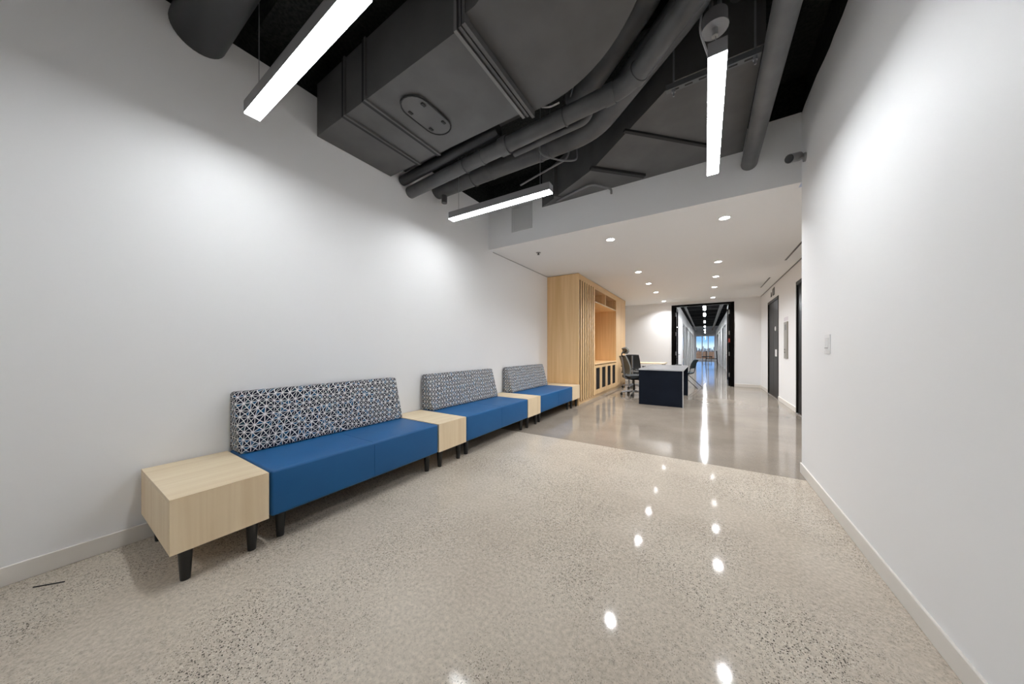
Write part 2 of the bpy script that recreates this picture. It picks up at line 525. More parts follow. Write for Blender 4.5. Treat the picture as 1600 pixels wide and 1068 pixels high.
# ---- double door
def glazed_leaf(par, hinge_x, sgn):
    """leaf swung open 90 degrees into the corridor, so it runs along Y"""
    y0, y1 = YE + 0.09, YE + 0.09 + 0.84
    x0, x1 = (hinge_x, hinge_x + 0.045) if sgn > 0 else (hinge_x - 0.045, hinge_x)
    bm_ = B()
    box(bm_, x0, x1, y0, y0 + 0.09, 0.01, OZ - 0.065)
    box(bm_, x0, x1, y1 - 0.09, y1, 0.01, OZ - 0.065)
    box(bm_, x0, x1, y0 + 0.09, y1 - 0.09, 0.01, 0.16)
    box(bm_, x0, x1, y0 + 0.09, y1 - 0.09, OZ - 0.155, OZ - 0.065)
    lf = mk('leaf', bm_, BLACKD, par)
    mk('pane', bx((x0 + x1) / 2 - 0.005, (x0 + x1) / 2 + 0.005, y0 + 0.09, y1 - 0.09, 0.16, OZ - 0.155), GLASSB, lf)
    hx = x1 if sgn > 0 else x0
    bm_ = B()
    tube(bm_, [(hx, y1 - 0.05, 1.0), (hx + sgn * 0.05, y1 - 0.05, 1.0), (hx + sgn * 0.05, y1 - 0.17, 1.0)], 0.011, 8)
    mk('handle', bm_, CHROME, lf, smooth=True)
    for z in (0.30, 0.98, 1.66, 2.34):
        bm_ = B()
        tube(bm_, [(hx - sgn * 0.02 if False else (x0 + x1) / 2, y0 - 0.012, z), ((x0 + x1) / 2, y0 - 0.012, z + 0.13)], 0.016, 10)
        mk('hinge', bm_, CHROME, lf, smooth=True)
    return lf


d = thing('door_1', (-0.11, YE, 0), 'black framed double door standing open to the corridor', kind='structure')
bm = B()
fw = 0.10
box(bm, OX0, OX0 + fw, YE - 0.02, YE + 0.17, 0, OZ)
box(bm, OX1 - fw, OX1, YE - 0.02, YE + 0.17, 0, OZ)
box(bm, OX0 + fw, OX1 - fw, YE - 0.02, YE + 0.17, OZ - 0.06, OZ)
mk('frame', bm, BLACKD, d, bevel=0.004, seg=1)
glazed_leaf(d, OX0 + fw + 0.002, 1)
glazed_leaf(d, OX1 - fw - 0.002, -1)
mk('exit_label', bx(OX1 - fw - 0.05, OX1 - fw - 0.046 + 0.002, YE + 0.10, YE + 0.17, 1.40, 1.56), RED, d)
mk('exit_label', bx(OX1 - fw - 0.04, OX1 - fw - 0.005, YE + 0.080, YE + 0.086, 1.42, 1.54), RED, d)


# ---- lift doors
def lift_door(name, y0, y1, label, fittings):
    r = thing(name, (XR2, (y0 + y1) / 2, 0), label, kind='structure')
    bm_ = B()
    box(bm_, XR2 - 0.012, XR2 + 0.14, y0, y0 + 0.055, 0, DH)
    box(bm_, XR2 - 0.012, XR2 + 0.14, y1 - 0.055, y1, 0, DH)
    box(bm_, XR2 - 0.012, XR2 + 0.14, y0 + 0.055, y1 - 0.055, DH - 0.07, DH)
    mk('frame', bm_, plain(name + '_frame_enamel', (0.010, 0.009, 0.008), 0.35, spec=0.08), r, bevel=0.004, seg=1)
    ym = (y0 + y1) / 2
    mk('leaf', bx(XR2 + 0.006, XR2 + 0.045, y0 + 0.055, ym - 0.003, 0.012, DH - 0.07), BLACKD, r, bevel=0.004, seg=1)
    lf = mk('leaf', bx(XR2 + 0.006, XR2 + 0.045, ym + 0.003, y1 - 0.055, 0.012, DH - 0.07), BLACKD, r, bevel=0.004, seg=1)
    mk('threshold', bx(XR2 - 0.012, XR2 + 0.005, y0 + 0.055, y1 - 0.055, 0.0, 0.010), CHROME, r)
    if fittings:
        bm_ = B()
        tube(bm_, [(XR2 + 0.006, 9.75, 1.70), (XR2 - 0.006, 9.75, 1.70)], 0.055, 16)
        o = mk('key_escutcheon', bm_, WHITEP, r); o['label'] = 'round white key escutcheon'
        o = mk('notice', bx(XR2 + 0.003, XR2 + 0.0058, 9.60, 9.82, 1.02, 1.19), WHITEP, r); o['label'] = 'small white notice sticker'
    return r


lift_door('door_2', *D1, 'far black lift door with a white notice', True)
lift_door('door_3', *D2, 'near black lift door at the right wall corner', False)

# ---- corridor shell beyond the double door
CXL, CXR = -1.0, 0.95
GH = 2.58
def corridor_wall(name, X, thick, glaz, label):
    bm_ = B()
    x0, x1 = sorted((X, X + thick))
    y = YE + 0.15
    for a, b_ in glaz:
        box(bm_, x0, x1, y, a, 0, 3.17)
        box(bm_, x0, x1, a, b_, GH, 3.17)
        y = b_
    box(bm_, x0, x1, y, 38.0, 0, 3.17)
    return struct(name, bm_, WALL, label, origin=(X, 0, 0))


GL = [(18.4, 36.6)]
GR = [(20.2, 25.2), (27.4, 29.4), (31.0, 36.6)]
corridor_wall('wall_corridor_left', CXL, -0.12, GL, 'white corridor wall with glazed office fronts on the left')
corridor_wall('wall_corridor_right', CXR, 0.12, GR, 'white corridor wall with glazed office fronts on the right')
nwin = [1]


def glazing(X, thick, y0, y1, n, label):
    nwin[0] += 1
    x0, x1 = sorted((X, X + thick))
    r = thing('window_%d' % nwin[0], ((x0 + x1) / 2, (y0 + y1) / 2, 0), label, kind='structure')
    w = (y1 - y0) / n
    for i in range(n + 1):
        yy = min(max(y0 + i * w, y0 + 0.06), y1 - 0.06)
        mk('mullion', bx(x0, x1, yy - 0.06 if 0 < i < n else yy - 0.06, yy + 0.06, 0, GH), WALL, r)
    for i in range(n):
        xm = (x0 + x1) / 2
        mk('pane', bx(xm - 0.005, xm + 0.005, y0 + i * w + 0.12, y0 + (i + 1) * w - 0.12, 0.02, GH), GLASSB, r)


glazing(CXL, -0.12, 18.4, 36.6, 7, 'row of tall glass office panes on the corridor left')
glazing(CXR, 0.12, 20.2, 25.2, 2, 'pair of tall glass office panes on the corridor right')
glazing(CXR, 0.12, 27.4, 29.4, 1, 'single narrow glass office pane on the corridor right')
glazing(CXR, 0.12, 31.0, 36.6, 2, 'farthest glass office panes on the corridor right')
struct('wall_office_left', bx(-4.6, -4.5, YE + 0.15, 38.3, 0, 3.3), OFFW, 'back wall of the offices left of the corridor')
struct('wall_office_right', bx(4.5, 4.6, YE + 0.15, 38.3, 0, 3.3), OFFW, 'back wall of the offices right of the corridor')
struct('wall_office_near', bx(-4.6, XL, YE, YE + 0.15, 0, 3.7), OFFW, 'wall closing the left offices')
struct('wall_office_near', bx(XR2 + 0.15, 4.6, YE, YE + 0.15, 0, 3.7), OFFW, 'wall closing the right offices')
struct('wall_over_door', bx(XL, XR2 + 0.15, YE + 0.02, YE + 0.15, ZC, 3.7), WALL, 'wall above the double door on the corridor side')
struct('ceiling_corridor', bx(-4.6, 4.6, YE, 38.3, 3.6, 3.7), SLAB, 'black open ceiling of the far corridor')
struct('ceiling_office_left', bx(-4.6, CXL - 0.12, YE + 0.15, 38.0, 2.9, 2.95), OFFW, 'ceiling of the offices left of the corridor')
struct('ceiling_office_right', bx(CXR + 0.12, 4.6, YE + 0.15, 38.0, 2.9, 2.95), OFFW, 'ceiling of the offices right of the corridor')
bm = B()
WX0, WX1, WZ0, WZ1 = -0.86, 0.84, 0.10, 2.66
box(bm, -4.6, WX0, 38.0, 38.3, 0, 3.6)
box(bm, WX1, 4.6, 38.0, 38.3, 0, 3.6)
box(bm, WX0, WX1, 38.0, 38.3, 0, WZ0)
box(bm, WX0, WX1, 38.0, 38.3, WZ1, 3.6)
struct('wall_corridor_end', bm, WALL, 'white wall around the corridor end window')
r = thing('window_1', ((WX0 + WX1) / 2, 38.1, WZ0), 'tall three-pane window with blue sky at the corridor end', kind='structure')
bm = B()
box(bm, WX0, WX0 + 0.05, 38.08, 38.16, WZ0, WZ1); box(bm, WX1 - 0.05, WX1, 38.08, 38.16, WZ0, WZ1)
box(bm, WX0 + 0.05, WX1 - 0.05, 38.08, 38.16, WZ1 - 0.12, WZ1); box(bm, WX0 + 0.05, WX1 - 0.05, 38.08, 38.16, WZ0, WZ0 + 0.08)
mk('window_frame', bm, WHITEP, r)
pw = (WX1 - WX0 - 0.10) / 3
for i in range(3):
    xa = WX0 + 0.05 + i * pw
    mk('pane', bx(xa + 0.03, xa + pw - 0.03, 38.11, 38.12, WZ0 + 0.08, WZ1 - 0.12), GLASS, r)
    if i:
        mk('mullion', bx(xa - 0.045, xa + 0.045, 38.08, 38.16, WZ0 + 0.08, WZ1 - 0.12), WHITEP, r)

# outside: open ground and far buildings under the sky
struct('ground_outside', bx(-3000, 3000, 60, 9000, -22.5, -22), EARTH, 'brown open ground far below the corridor window', origin=(0, 60, -22))
for i in range(22):
    yy = random.uniform(2800, 3400)
    xx = (i - 10.5) / 10.5 * 95 + random.uniform(-0.3, 0.3)
    hh = random.uniform(18, 44)
    ww = random.uniform(6, 8.3)
    bm = B()
    box(bm, xx - ww / 2, xx + ww / 2, yy, yy + 20, -22, -22 + hh)
    box(bm, xx - ww / 4, xx + ww / 6, yy + 3, yy + 12, -22 + hh, -22 + hh + 4)
    o = mk('building', bm, BLDG if i % 3 else BLDG2)
    tag(o, 'tiny hazy building on the skyline outside the corridor window', 'building', 'far buildings on the skyline')


# ------------------------------------------------------------------ benches and end tables
XF = -2.235      # front line of the seating row
XBK = -2.975     # its back


def make_table(y0, y1):
    r = thing('end_table', ((XF + XBK) / 2, (y0 + y1) / 2, 0), 'end table', 'table', 'maple end tables between the benches')
    t = 0.022
    g = 0.0015
    a, b_ = y0 + 0.003, y1 - 0.003
    # top and front meet in a mitre, so no board end shows
    mk('top_panel', prism(B(), [(XBK, 0.45 - t), (XF - t - g, 0.45 - t), (XF - g, 0.45), (XBK, 0.45)], a, b_, 1), WOODH, r)
    mk('front_panel', prism(B(), [(XF - t, 0.172), (XF, 0.172), (XF, 0.45 - g), (XF - t, 0.45 - t - g)], a, b_, 1), WOODV, r)
    mk('back_panel', bx(XBK, XBK + t, a, b_, 0.172, 0.45 - t - g), WOODV, r)
    mk('side_panel', bx(XBK + t, XF - t - g, a, a + t, 0.172, 0.45 - t - g), WOODV, r)
    mk('side_panel', bx(XBK + t, XF - t - g, b_ - t, b_, 0.172, 0.45 - t - g), WOODV, r)
    mk('bottom_panel', bx(XBK + t, XF - t, a + t, b_ - t, 0.172, 0.19), WOODV, r)
    for lx in (XBK + 0.075, XF - 0.06):
        for ly in (a + 0.065, b_ - 0.065):
            mk('leg', tube(B(), [(lx, ly, 0.0), (lx, ly, 0.012), (lx, ly, 0.172)], [0.020, 0.021, 0.030], 16), BLACKW, r, smooth=True)
    return r


def make_bench(y0, y1):
    r = thing('bench', ((XF + XBK) / 2, (y0 + y1) / 2, 0), 'bench', 'bench', 'blue vinyl benches with printed backs')
    a, b_ = y0 + 0.006, y1 - 0.006
    st = mk('seat', bx(XBK, XF, a, b_, 0.172, 0.452), VINYL, r, bevel=0.016, seg=4, smooth=True)
    ym = (y0 + y1) / 2
    mk('seam', tube(B(), [(XF + 0.0005, ym, 0.19), (XF + 0.0005, ym, 0.436), (XF - 0.016, ym, 0.4522), (-2.70, ym, 0.4522)], 0.0015, 6), VINYL, st, smooth=True)
    prof = [(XBK, 0.4535), (-2.765, 0.4535), (-2.885, 0.885), (XBK, 0.885)]
    mk('backrest', prism(B(), prof, a, b_, 1), FABRIC, r, bevel=0.02, seg=4, smooth=True)
    mk('base_frame', bx(XBK + 0.05, XF - 0.05, a + 0.05, b_ - 0.05, 0.150, 0.172), BLACKW, r)
    for lx in (XBK + 0.08, XF - 0.08):
        for ly in (a + 0.075, b_ - 0.075):
            mk('leg', tube(B(), [(lx, ly, 0.0), (lx, ly, 0.012), (lx, ly, 0.158)], [0.020, 0.021, 0.029], 16), BLACKW, r, smooth=True)
    return r


PITCH = 1.803
t0 = make_table(0.357, 0.769)
t_lab = ['pale maple end table with black legs at the open left end of the bench row',
         'pale maple end table between the longest-looking bench and the middle bench',
         'pale maple end table between the middle bench and the far bench',
         'pale maple end table against the slatted oak cabinet']
b_lab = ['blue vinyl bench with starburst-print back, nearest in the row',
         'blue vinyl bench with starburst-print back, middle of the row',
         'blue vinyl bench with starburst-print back, farthest and next to the oak cabinet']
t_lab[1] = 'pale maple end table between the nearest bench and the middle bench'
for i in range(4):
    o = t0 if i == 0 else copy_tree(t0)
    o.location.y = (0.357 + 0.769) / 2 + i * PITCH
    o['label'] = t_lab[i]
bn0 = make_bench(0.772, 2.157)
for i in range(3):
    o = bn0 if i == 0 else copy_tree(bn0)
    o.location.y = (0.772 + 2.157) / 2 + i * PITCH
    o['label'] = b_lab[i]

# ------------------------------------------------------------------ oak wall cabinet
CX, CY0, CY1 = -2.26, 6.19, 10.62
NY0, NY1 = 7.30, 9.38
cab = thing('wall_cabinet', ((XL + CX) / 2, (CY0 + CY1) / 2, 0), 'tall oak wall cabinet with slats, open niche and black grille doors', 'cabinet')
mk('side_panel', bx(XL + 0.002, CX, CY0, CY0 + 0.04, 0.0, ZC - 0.012), OAKV, cab, bevel=0.002, seg=1)
mk('side_panel', bx(XL + 0.002, CX, CY1 - 0.04, CY1, 0.0, ZC - 0.012), OAKV, cab, bevel=0.002, seg=1)
mk('plinth', bx(XL + 0.02, CX - 0.035, CY0 + 0.04, CY1 - 0.04, 0.0, 0.075), OAKH, cab)
mk('fascia', bx(CX - 0.05, CX - 0.012, CY0 + 0.04, CY1 - 0.04, 2.69, ZC - 0.012), OAKH, cab)
mk('back_panel', bx(XL + 0.002, XL + 0.02, CY0 + 0.04, CY1 - 0.04, 0.075, ZC - 0.03), OAKV, cab)
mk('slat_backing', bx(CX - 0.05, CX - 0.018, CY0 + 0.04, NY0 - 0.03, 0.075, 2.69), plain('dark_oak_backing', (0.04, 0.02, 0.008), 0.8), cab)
ns = 7
sp = (NY0 - 0.03 - CY0 - 0.05) / ns
for i in range(ns):
    ya = CY0 + 0.05 + i * sp + sp * 0.52
    mk('slat', bx(CX - 0.018, CX, ya, ya + sp * 0.48, 0.08, 2.685), OAKV, cab, bevel=0.0025, seg=1)
mk('upright', bx(XL + 0.02, CX, NY0 - 0.03, NY0, 0.075, 2.69), OAKV, cab, bevel=0.002, seg=1)
mk('upright', bx(XL + 0.02, CX, NY1, NY1 + 0.03, 0.075, 2.69), OAKV, cab, bevel=0.002, seg=1)
mk('top_panel', bx(XL + 0.02, CX - 0.002, NY0, NY1, 2.655, 2.69), OAKH, cab)
o = mk('shelf', bx(XL + 0.02, CX, NY0, NY1, 2.335, 2.362), OAKH, cab, bevel=0.002, seg=1)
mk('edging', bx(CX, CX + 0.002, NY0, NY1, 2.335, 2.362), OAKE, o)
o = mk('divider', bx(XL + 0.02, CX, 8.22, 8.25, 2.362, 2.655), OAKV, cab)
mk('edging', bx(CX, CX + 0.002, 8.22, 8.25, 2.362, 2.655), OAKE, o)
o = mk('counter', bx(XL + 0.02, CX + 0.004, NY0, NY1, 0.815, 0.848), OAKH, cab, bevel=0.002, seg=1)
dw = (NY1 - NY0) / 4
for i in range(4):
    a, b_ = NY0 + i * dw + 0.003, NY0 + (i + 1) * dw - 0.003
    bm = B()
    box(bm, CX - 0.02, CX, a, a + 0.095, 0.09, 0.795)
    box(bm, CX - 0.02, CX, b_ - 0.095, b_, 0.09, 0.795)
    box(bm, CX - 0.02, CX, a + 0.095, b_ - 0.095, 0.09, 0.20)
    box(bm, CX - 0.02, CX, a + 0.095, b_ - 0.095, 0.735, 0.795)
    dr = mk('door', bm, OAKV, cab)
    mk('grille', bx(CX - 0.018, CX - 0.008, a + 0.095, b_ - 0.095, 0.20, 0.735), GRILLE, dr)
    bm = B()
    nb = 9
    for k in range(nb):
        yy = a + 0.095 + (k + 0.5) * (b_ - a - 0.19) / nb
        box(bm, CX - 0.008, CX - 0.004, yy - 0.004, yy + 0.004, 0.20, 0.735)
    mk('grille_bars', bm, BLACKST, dr)
mk('tall_door', bx(CX - 0.02, CX, NY1 + 0.033, 9.72, 0.09, 2.685), OAKV, cab, bevel=0.002, seg=1)
mk('tall_door', bx(CX - 0.02, CX, 9.725, CY1 - 0.043, 0.09, 2.685), OAKV, cab, bevel=0.002, seg=1)

# ------------------------------------------------------------------ reception desk, second desk, chairs
desk = thing('reception_desk', (-0.80, 8.1, 0), 'navy reception desk with grey top in the lobby', 'desk')
DX0, DX1, DY0, DY1, DZ = -1.23, -0.375, 7.10, 9.10, 0.775
mk('top', bx(DX0, DX1, DY0, DY1, DZ - 0.03, DZ), DESKG, desk, bevel=0.002, seg=1)
o = mk('end_panel', bx(DX0 + 0.003, DX1 - 0.018, DY0 + 0.005, DY0 + 0.035, 0.0, DZ - 0.032), NAVY, desk)
mk('edging', bx(DX1 - 0.017, DX1 - 0.002, DY0 + 0.004, DY0 + 0.036, 0.0, DZ - 0.032), EDGE, o)
mk('end_panel', bx(DX0 + 0.003, DX1 - 0.003, DY1 - 0.035, DY1 - 0.005, 0.0, DZ - 0.032), NAVY, desk)
mk('modesty_panel', bx(DX1 - 0.30, DX1 - 0.28, DY0 + 0.036, DY1 - 0.036, 0.20, DZ - 0.032), NAVY, desk)
mk('edging', bx(DX0, DX1 + 0.001, DY0 - 0.0015, DY0, DZ - 0.029, DZ - 0.001), EDGE, desk)
mk('edging', bx(DX1, DX1 + 0.0015, DY0, DY1, DZ - 0.029, DZ - 0.001), EDGE, desk)

desk2 = thing('writing_desk', (-1.60, 10.7, 0), 'pale wood desk half hidden behind the reception desk', 'desk')
mk('top', bx(-2.15, -1.05, 10.30, 11.10, 0.735, 0.765), WOODH, desk2, bevel=0.002, seg=1)
for lx in (-2.11, -1.13):
    bm = B()
    box(bm, lx, lx + 0.04, 10.34, 10.38, 0, 0.735); box(bm, lx, lx + 0.04, 11.02, 11.06, 0, 0.735); box(bm, lx, lx + 0.04, 10.38, 11.02, 0.695, 0.735)
    mk('leg_frame', bm, GREYP, desk2)
o = mk('desk_phone', prism(B(), [(9.0, 0.7755), (9.06, 0.7755), (9.06, 0.80), (9.0, 0.785)], -0.66, -0.52, 0), BLACKW, bevel=0.003, seg=1)
tag(o, 'small black device lying on the grey reception desk', 'device')


def arc_pts(fn, n):
    return [fn(i / n) for i in range(n + 1)]


def slab_curve(bm, path, width, thick):
    """a padded sheet: path of (x,z) swept across width in y"""
    n = len(path)
    P = [Vector((p[0], 0, p[1])) for p in path]
    fr, bk = [], []
    for i in range(n):
        t = (P[min(i + 1, n - 1)] - P[max(i - 1, 0)]).normalized()
        nn = Vector((-t.z, 0, t.x))
        w = width(i / (n - 1)) if callable(width) else width
        fr.append([bm.verts.new(P[i] + nn * thick / 2 + Vector((0, s * w / 2, 0)) + nn * (0.018 * abs(s) if abs(s) > 0.9 else 0)) for s in (-1, -0.5, 0, 0.5, 1)])
        bk.append([bm.verts.new(P[i] - nn * thick / 2 + Vector((0, s * w / 2, 0)) + nn * (0.018 * abs(s) if abs(s) > 0.9 else 0)) for s in (-1, -0.5, 0, 0.5, 1)])
    for L in (fr, bk):
        for i in range(n - 1):
            for j in range(4):
                bm.faces.new((L[i][j], L[i + 1][j], L[i + 1][j + 1], L[i][j + 1]))
    for i in range(n - 1):
        for j in (0, 4):
            bm.faces.new((fr[i][j], bk[i][j], bk[i + 1][j], fr[i + 1][j]))
    for i in (0, n - 1):
        for j in range(4):
            bm.faces.new((fr[i][j], fr[i][j + 1], bk[i][j + 1], bk[i][j]))
    return bm


def local(bm, name, mat, root, **k):
    """build in the thing's own coordinates (front = +X)"""
    loc, rot = root.location.copy(), root.rotation_euler.copy()
    root.location = (0, 0, 0)
    o = mk(name, bm, mat, root, **k)
    root.location = loc
    return o


def office_chair(loc, rz, label, backmat, headrest=True):
    r = thing('office_chair', loc, label, 'chair', rz=rz)
    bm_ = slab_curve(B(), [(-0.20, 0.47), (-0.1, 0.475), (0.05, 0.48), (0.18, 0.48), (0.25, 0.46), (0.275, 0.43)], 0.48, 0.07)
    local(bm_, 'seat', CHAIRD, r, smooth=True)
    bm_ = slab_curve(B(), [(-0.20, 0.56), (-0.185, 0.66), (-0.19, 0.76), (-0.235, 0.90), (-0.29, 1.03)],
                     lambda t: 0.46 - 0.10 * t * t, 0.035)
    local(bm_, 'backrest', backmat, r, smooth=True)
    if headrest:
        bm_ = slab_curve(B(), [(-0.235, 1.09), (-0.205, 1.13), (-0.21, 1.19), (-0.25, 1.235)], lambda t: 0.30 - 0.08 * abs(t - 0.4), 0.045)
        hr = local(bm_, 'headrest', backmat, r, smooth=True)
        local(tube(B(), fillet([(-0.30, 0, 0.98), (-0.345, 0, 1.08), (-0.24, 0, 1.15)], 0.05), 0.016, 10), 'headrest_arm', BLACKW, r, smooth=True)
    local(tube(B(), fillet([(-0.05, 0, 0.42), (-0.27, 0, 0.45), (-0.27, 0, 0.65), (-0.33, 0, 1.0)], 0.08), 0.022, 10), 'spine', GALV, r, smooth=True)
    for s in (-1, 1):
        ar = local(tube(B(), fillet([(0.0, s * 0.22, 0.43), (0.0, s * 0.30, 0.44), (-0.02, s * 0.30, 0.66)], 0.05), 0.016, 8), 'arm_post', BLACKW, r, smooth=True)
        bm_ = box(B(), -0.14, 0.13, s * 0.30 - 0.045, s * 0.30 + 0.045, 0.66, 0.69)
        local(bm_, 'armrest', BLACKW, r, bevel=0.012, seg=3, smooth=True)
    local(tube(B(), [(0, 0, 0.09), (0, 0, 0.26), (0, 0, 0.262), (0, 0, 0.42)], [0.030, 0.030, 0.018, 0.018], 14), 'gas_column', BLACKST, r, smooth=True)
    local(box(B(), -0.11, 0.11, -0.09, 0.09, 0.405, 0.438), 'mechanism', BLACKST, r, bevel=0.01)
    for k in range(5):
        a = 2 * math.pi * k / 5 + 0.3
        ca, sa = math.cos(a), math.sin(a)
        leg = local(tube(B(), [(0.02 * ca, 0.02 * sa, 0.115), (0.15 * ca, 0.15 * sa, 0.105), (0.31 * ca, 0.31 * sa, 0.08)], [0.03, 0.023, 0.016], 8), 'base_leg', GALV, r, smooth=True)
        cx, cy = 0.31 * ca, 0.31 * sa
        bm_ = B()
        for s in (-0.017, 0.017):
            tube(bm_, [(cx - sa * (s - 0.010), cy + ca * (s - 0.010), 0.031), (cx - sa * (s + 0.010), cy + ca * (s + 0.010), 0.031)], 0.031, 14)
        tube(bm_, [(cx, cy, 0.031), (cx, cy, 0.082)], 0.008, 8)
        local(bm_, 'caster', BLACKW, r, smooth=True)
    return r


office_chair((-1.56, 8.35, 0), math.radians(38), 'grey mesh office chair with headrest drawn up to the reception desk', CHAIRG)
office_chair((-1.86, 9.85, 0), math.radians(95), 'dark office chair at the pale wood desk, behind the grey chair', CHAIRD, headrest=False)


def guest_chair(loc, rz, label):
    r = thing('guest_chair', loc, label, 'chair', rz=rz)
    local(slab_curve(B(), [(-0.20, 0.44), (-0.05, 0.45), (0.12, 0.46), (0.20, 0.455), (0.235, 0.435)], 0.46, 0.03), 'seat', TEAL, r, smooth=True)
    local(slab_curve(B(), [(-0.215, 0.60), (-0.235, 0.70), (-0.275, 0.80), (-0.32, 0.87)], lambda t: 0.46 - 0.04 * t, 0.025), 'backrest', TEAL, r, smooth=True)
    for s in (-1, 1):
        y = s * 0.235
        local(tube(B(), fillet([(0.26, y, 0.008), (0.15, y, 0.42), (-0.20, y, 0.43), (-0.27, y, 0.72)], 0.05), 0.011, 8), 'front_leg', BLACKST, r, smooth=True)
        local(tube(B(), [(0.0, y, 0.42), (-0.44, y, 0.008)], 0.011, 8), 'rear_leg', BLACKST, r, smooth=True)
    local(tube(B(), [(0.15, -0.235, 0.415), (0.15, 0.235, 0.415)], 0.010, 8), 'crossbar', BLACKST, r, smooth=True)
    local(tube(B(), [(-0.15, -0.235, 0.415), (-0.15, 0.235, 0.415)], 0.010, 8), 'crossbar', BLACKST, r, smooth=True)
    return r


guest_chair((-0.56, 11.0, 0), math.pi - 0.25, 'dark teal guest chair on black legs beside the reception desk')

# far end of the corridor: high table and low bench
ht = thing('high_table', (0.42, 28.6, 0), 'tall black-legged high table far down the corridor', 'table')
mk('top', bx(0.02, 0.80, 28.25, 28.95, 1.06, 1.09), WHITEP, ht, bevel=0.004, seg=1)
for lx, dx in ((0.08, -0.05), (0.74, 0.05)):
    for ly, dy in ((28.32, -0.03), (28.88, 0.03)):
        mk('leg', tube(B(), [(lx + dx, ly + dy, 0), (lx, ly, 1.06)], 0.028, 8), BLACKST, ht, smooth=True)
mk('stretcher', bx(0.06, 0.76, 28.30, 28.33, 0.42, 0.46), BLACKST, ht)
mk('stretcher', bx(0.06, 0.76, 28.87, 28.90, 0.42, 0.46), BLACKST, ht)
lb = thing('low_bench', (0.15, 37.2, 0), 'low dark bench under the corridor end window', 'bench')
mk('seat', bx(-0.30, 0.60, 37.0, 37.4, 0.36, 0.46), CHAIRD, lb, bevel=0.01)
for lx in (-0.24, 0.54):
    for ly in (37.05, 37.35):
        mk('leg', tube(B(), [(lx, ly, 0), (lx, ly, 0.36)], 0.02, 8), BLACKST, lb)


# ------------------------------------------------------------------ light fittings
ZL = 2.75        # underside of the linear pendants


def linear_pendant(loc, rz, length, label, lens, group, hang):
    """runs along its own +X from the origin; hang = ((x, world height of the upper cable end), ...)"""
    r = thing('linear_pendant', loc, label, 'light fixture', group, rz=rz)
    w, h = 0.088, 0.082
    local(bx(0, length, -w / 2, w / 2, 0.006, h), 'housing', HOUSING, r)
    local(bx(0.002, length - 0.002, -w / 2 + 0.002, w / 2 - 0.002, 0.0, 0.0055), 'diffuser', lens, r)
    for x, zt in hang:
        local(tube(B(), [(x, 0, h), (x, 0, zt - loc[2])], 0.0022, 6), 'suspension_cable', GALV, r)
    return r


PL = 1.305
G1 = 'linear pendants of the waiting area'
H0 = ((0.12, ZS), (PL - 0.12, ZS))
linear_pendant((-2.56, 0.784, ZL), -0.012, PL, 'lit linear pendant nearest, above the first end table', LENS, G1, H0)
linear_pendant((-2.588, 2.70, ZL), 0.03, PL, 'lit linear pendant beside the left wall, close to the bulkhead', LENS, G1, H0)
linear_pendant((0.055, 1.935, ZL), math.pi / 2, PL, 'lit linear pendant running towards the lobby on the right', LENS, G1, ((0.345, 3.148), (PL - 0.12, 3.274)))
linear_pendant((-2.56, -1.70, ZL), 0.0, PL, 'unseen linear pendant added as fill light behind the camera on the left', LENS, G1, H0)  # extra pendant out of view, added to fill the near end with light

ords = ['nearest', 'second', 'third', 'fourth', 'fifth', 'farthest']
for i, yy in enumerate((13.3, 16.0, 20.4, 24.8, 29.2, 33.6)):
    linear_pendant((-0.03, yy, 2.78), math.pi / 2, 1.39, 'lit linear pendant along the far corridor, %s from the double door' % ords[i], CLENS,
                   'linear pendants of the far corridor', ((0.12, 3.6), (1.27, 3.6)))


def downlight():
    r = thing('downlight', (0, 0, ZC), 'downlight', 'light fixture', 'round downlights in the lobby ceiling')
    bm_ = B()
    k = 28
    R0, R1 = 0.052, 0.068
    rings = []
    for rad, z in ((R0, -0.001), (R0 + 0.003, -0.007), (R1 - 0.003, -0.007), (R1, 0.0)):
        rings.append([bm_.verts.new((rad * math.cos(2 * math.pi * i / k), rad * math.sin(2 * math.pi * i / k), z)) for i in range(k)])
    for a, b2 in ((0, 1), (1, 2), (2, 3), (3, 0)):
        for i in range(k):
            j = (i + 1) % k
            bm_.faces.new((rings[a][i], rings[a][j], rings[b2][j], rings[b2][i]))
    local(bm_, 'trim_ring', WHITEP, r, smooth=True)
    local(tube(B(), [(0, 0, -0.001), (0, 0, -0.005)], 0.0515, 28), 'lens', DLENS, r)
    la = bpy.data.lights.new('downlight_beam', 'AREA')
    la.shape = 'DISK'; la.size = 0.10; la.energy = DOWN_WATTS; la.color = (0.96, 0.98, 1.0)
    la.spread = math.radians(132)
    lo = bpy.data.objects.new('downlight_beam', la)
    lo.location = (0, 0, -0.0075)
    col.objects.link(lo); lo.parent = r
    return r


dl = downlight()
first = True
rown = ['first', 'second', 'third', 'fourth', 'last']
for side, xx in (('left row, above the oak cabinet side', -1.185), ('right row, towards the lift doors', 0.20)):
    for i, yy in enumerate((4.575, 6.81, 8.165, 9.525, 11.45)):
        o = dl if first else copy_tree(dl)
        first = False
        o.location = (xx, yy, ZC)
        o['label'] = 'round lit downlight, %s from the bulkhead in the %s' % (rown[i], side)

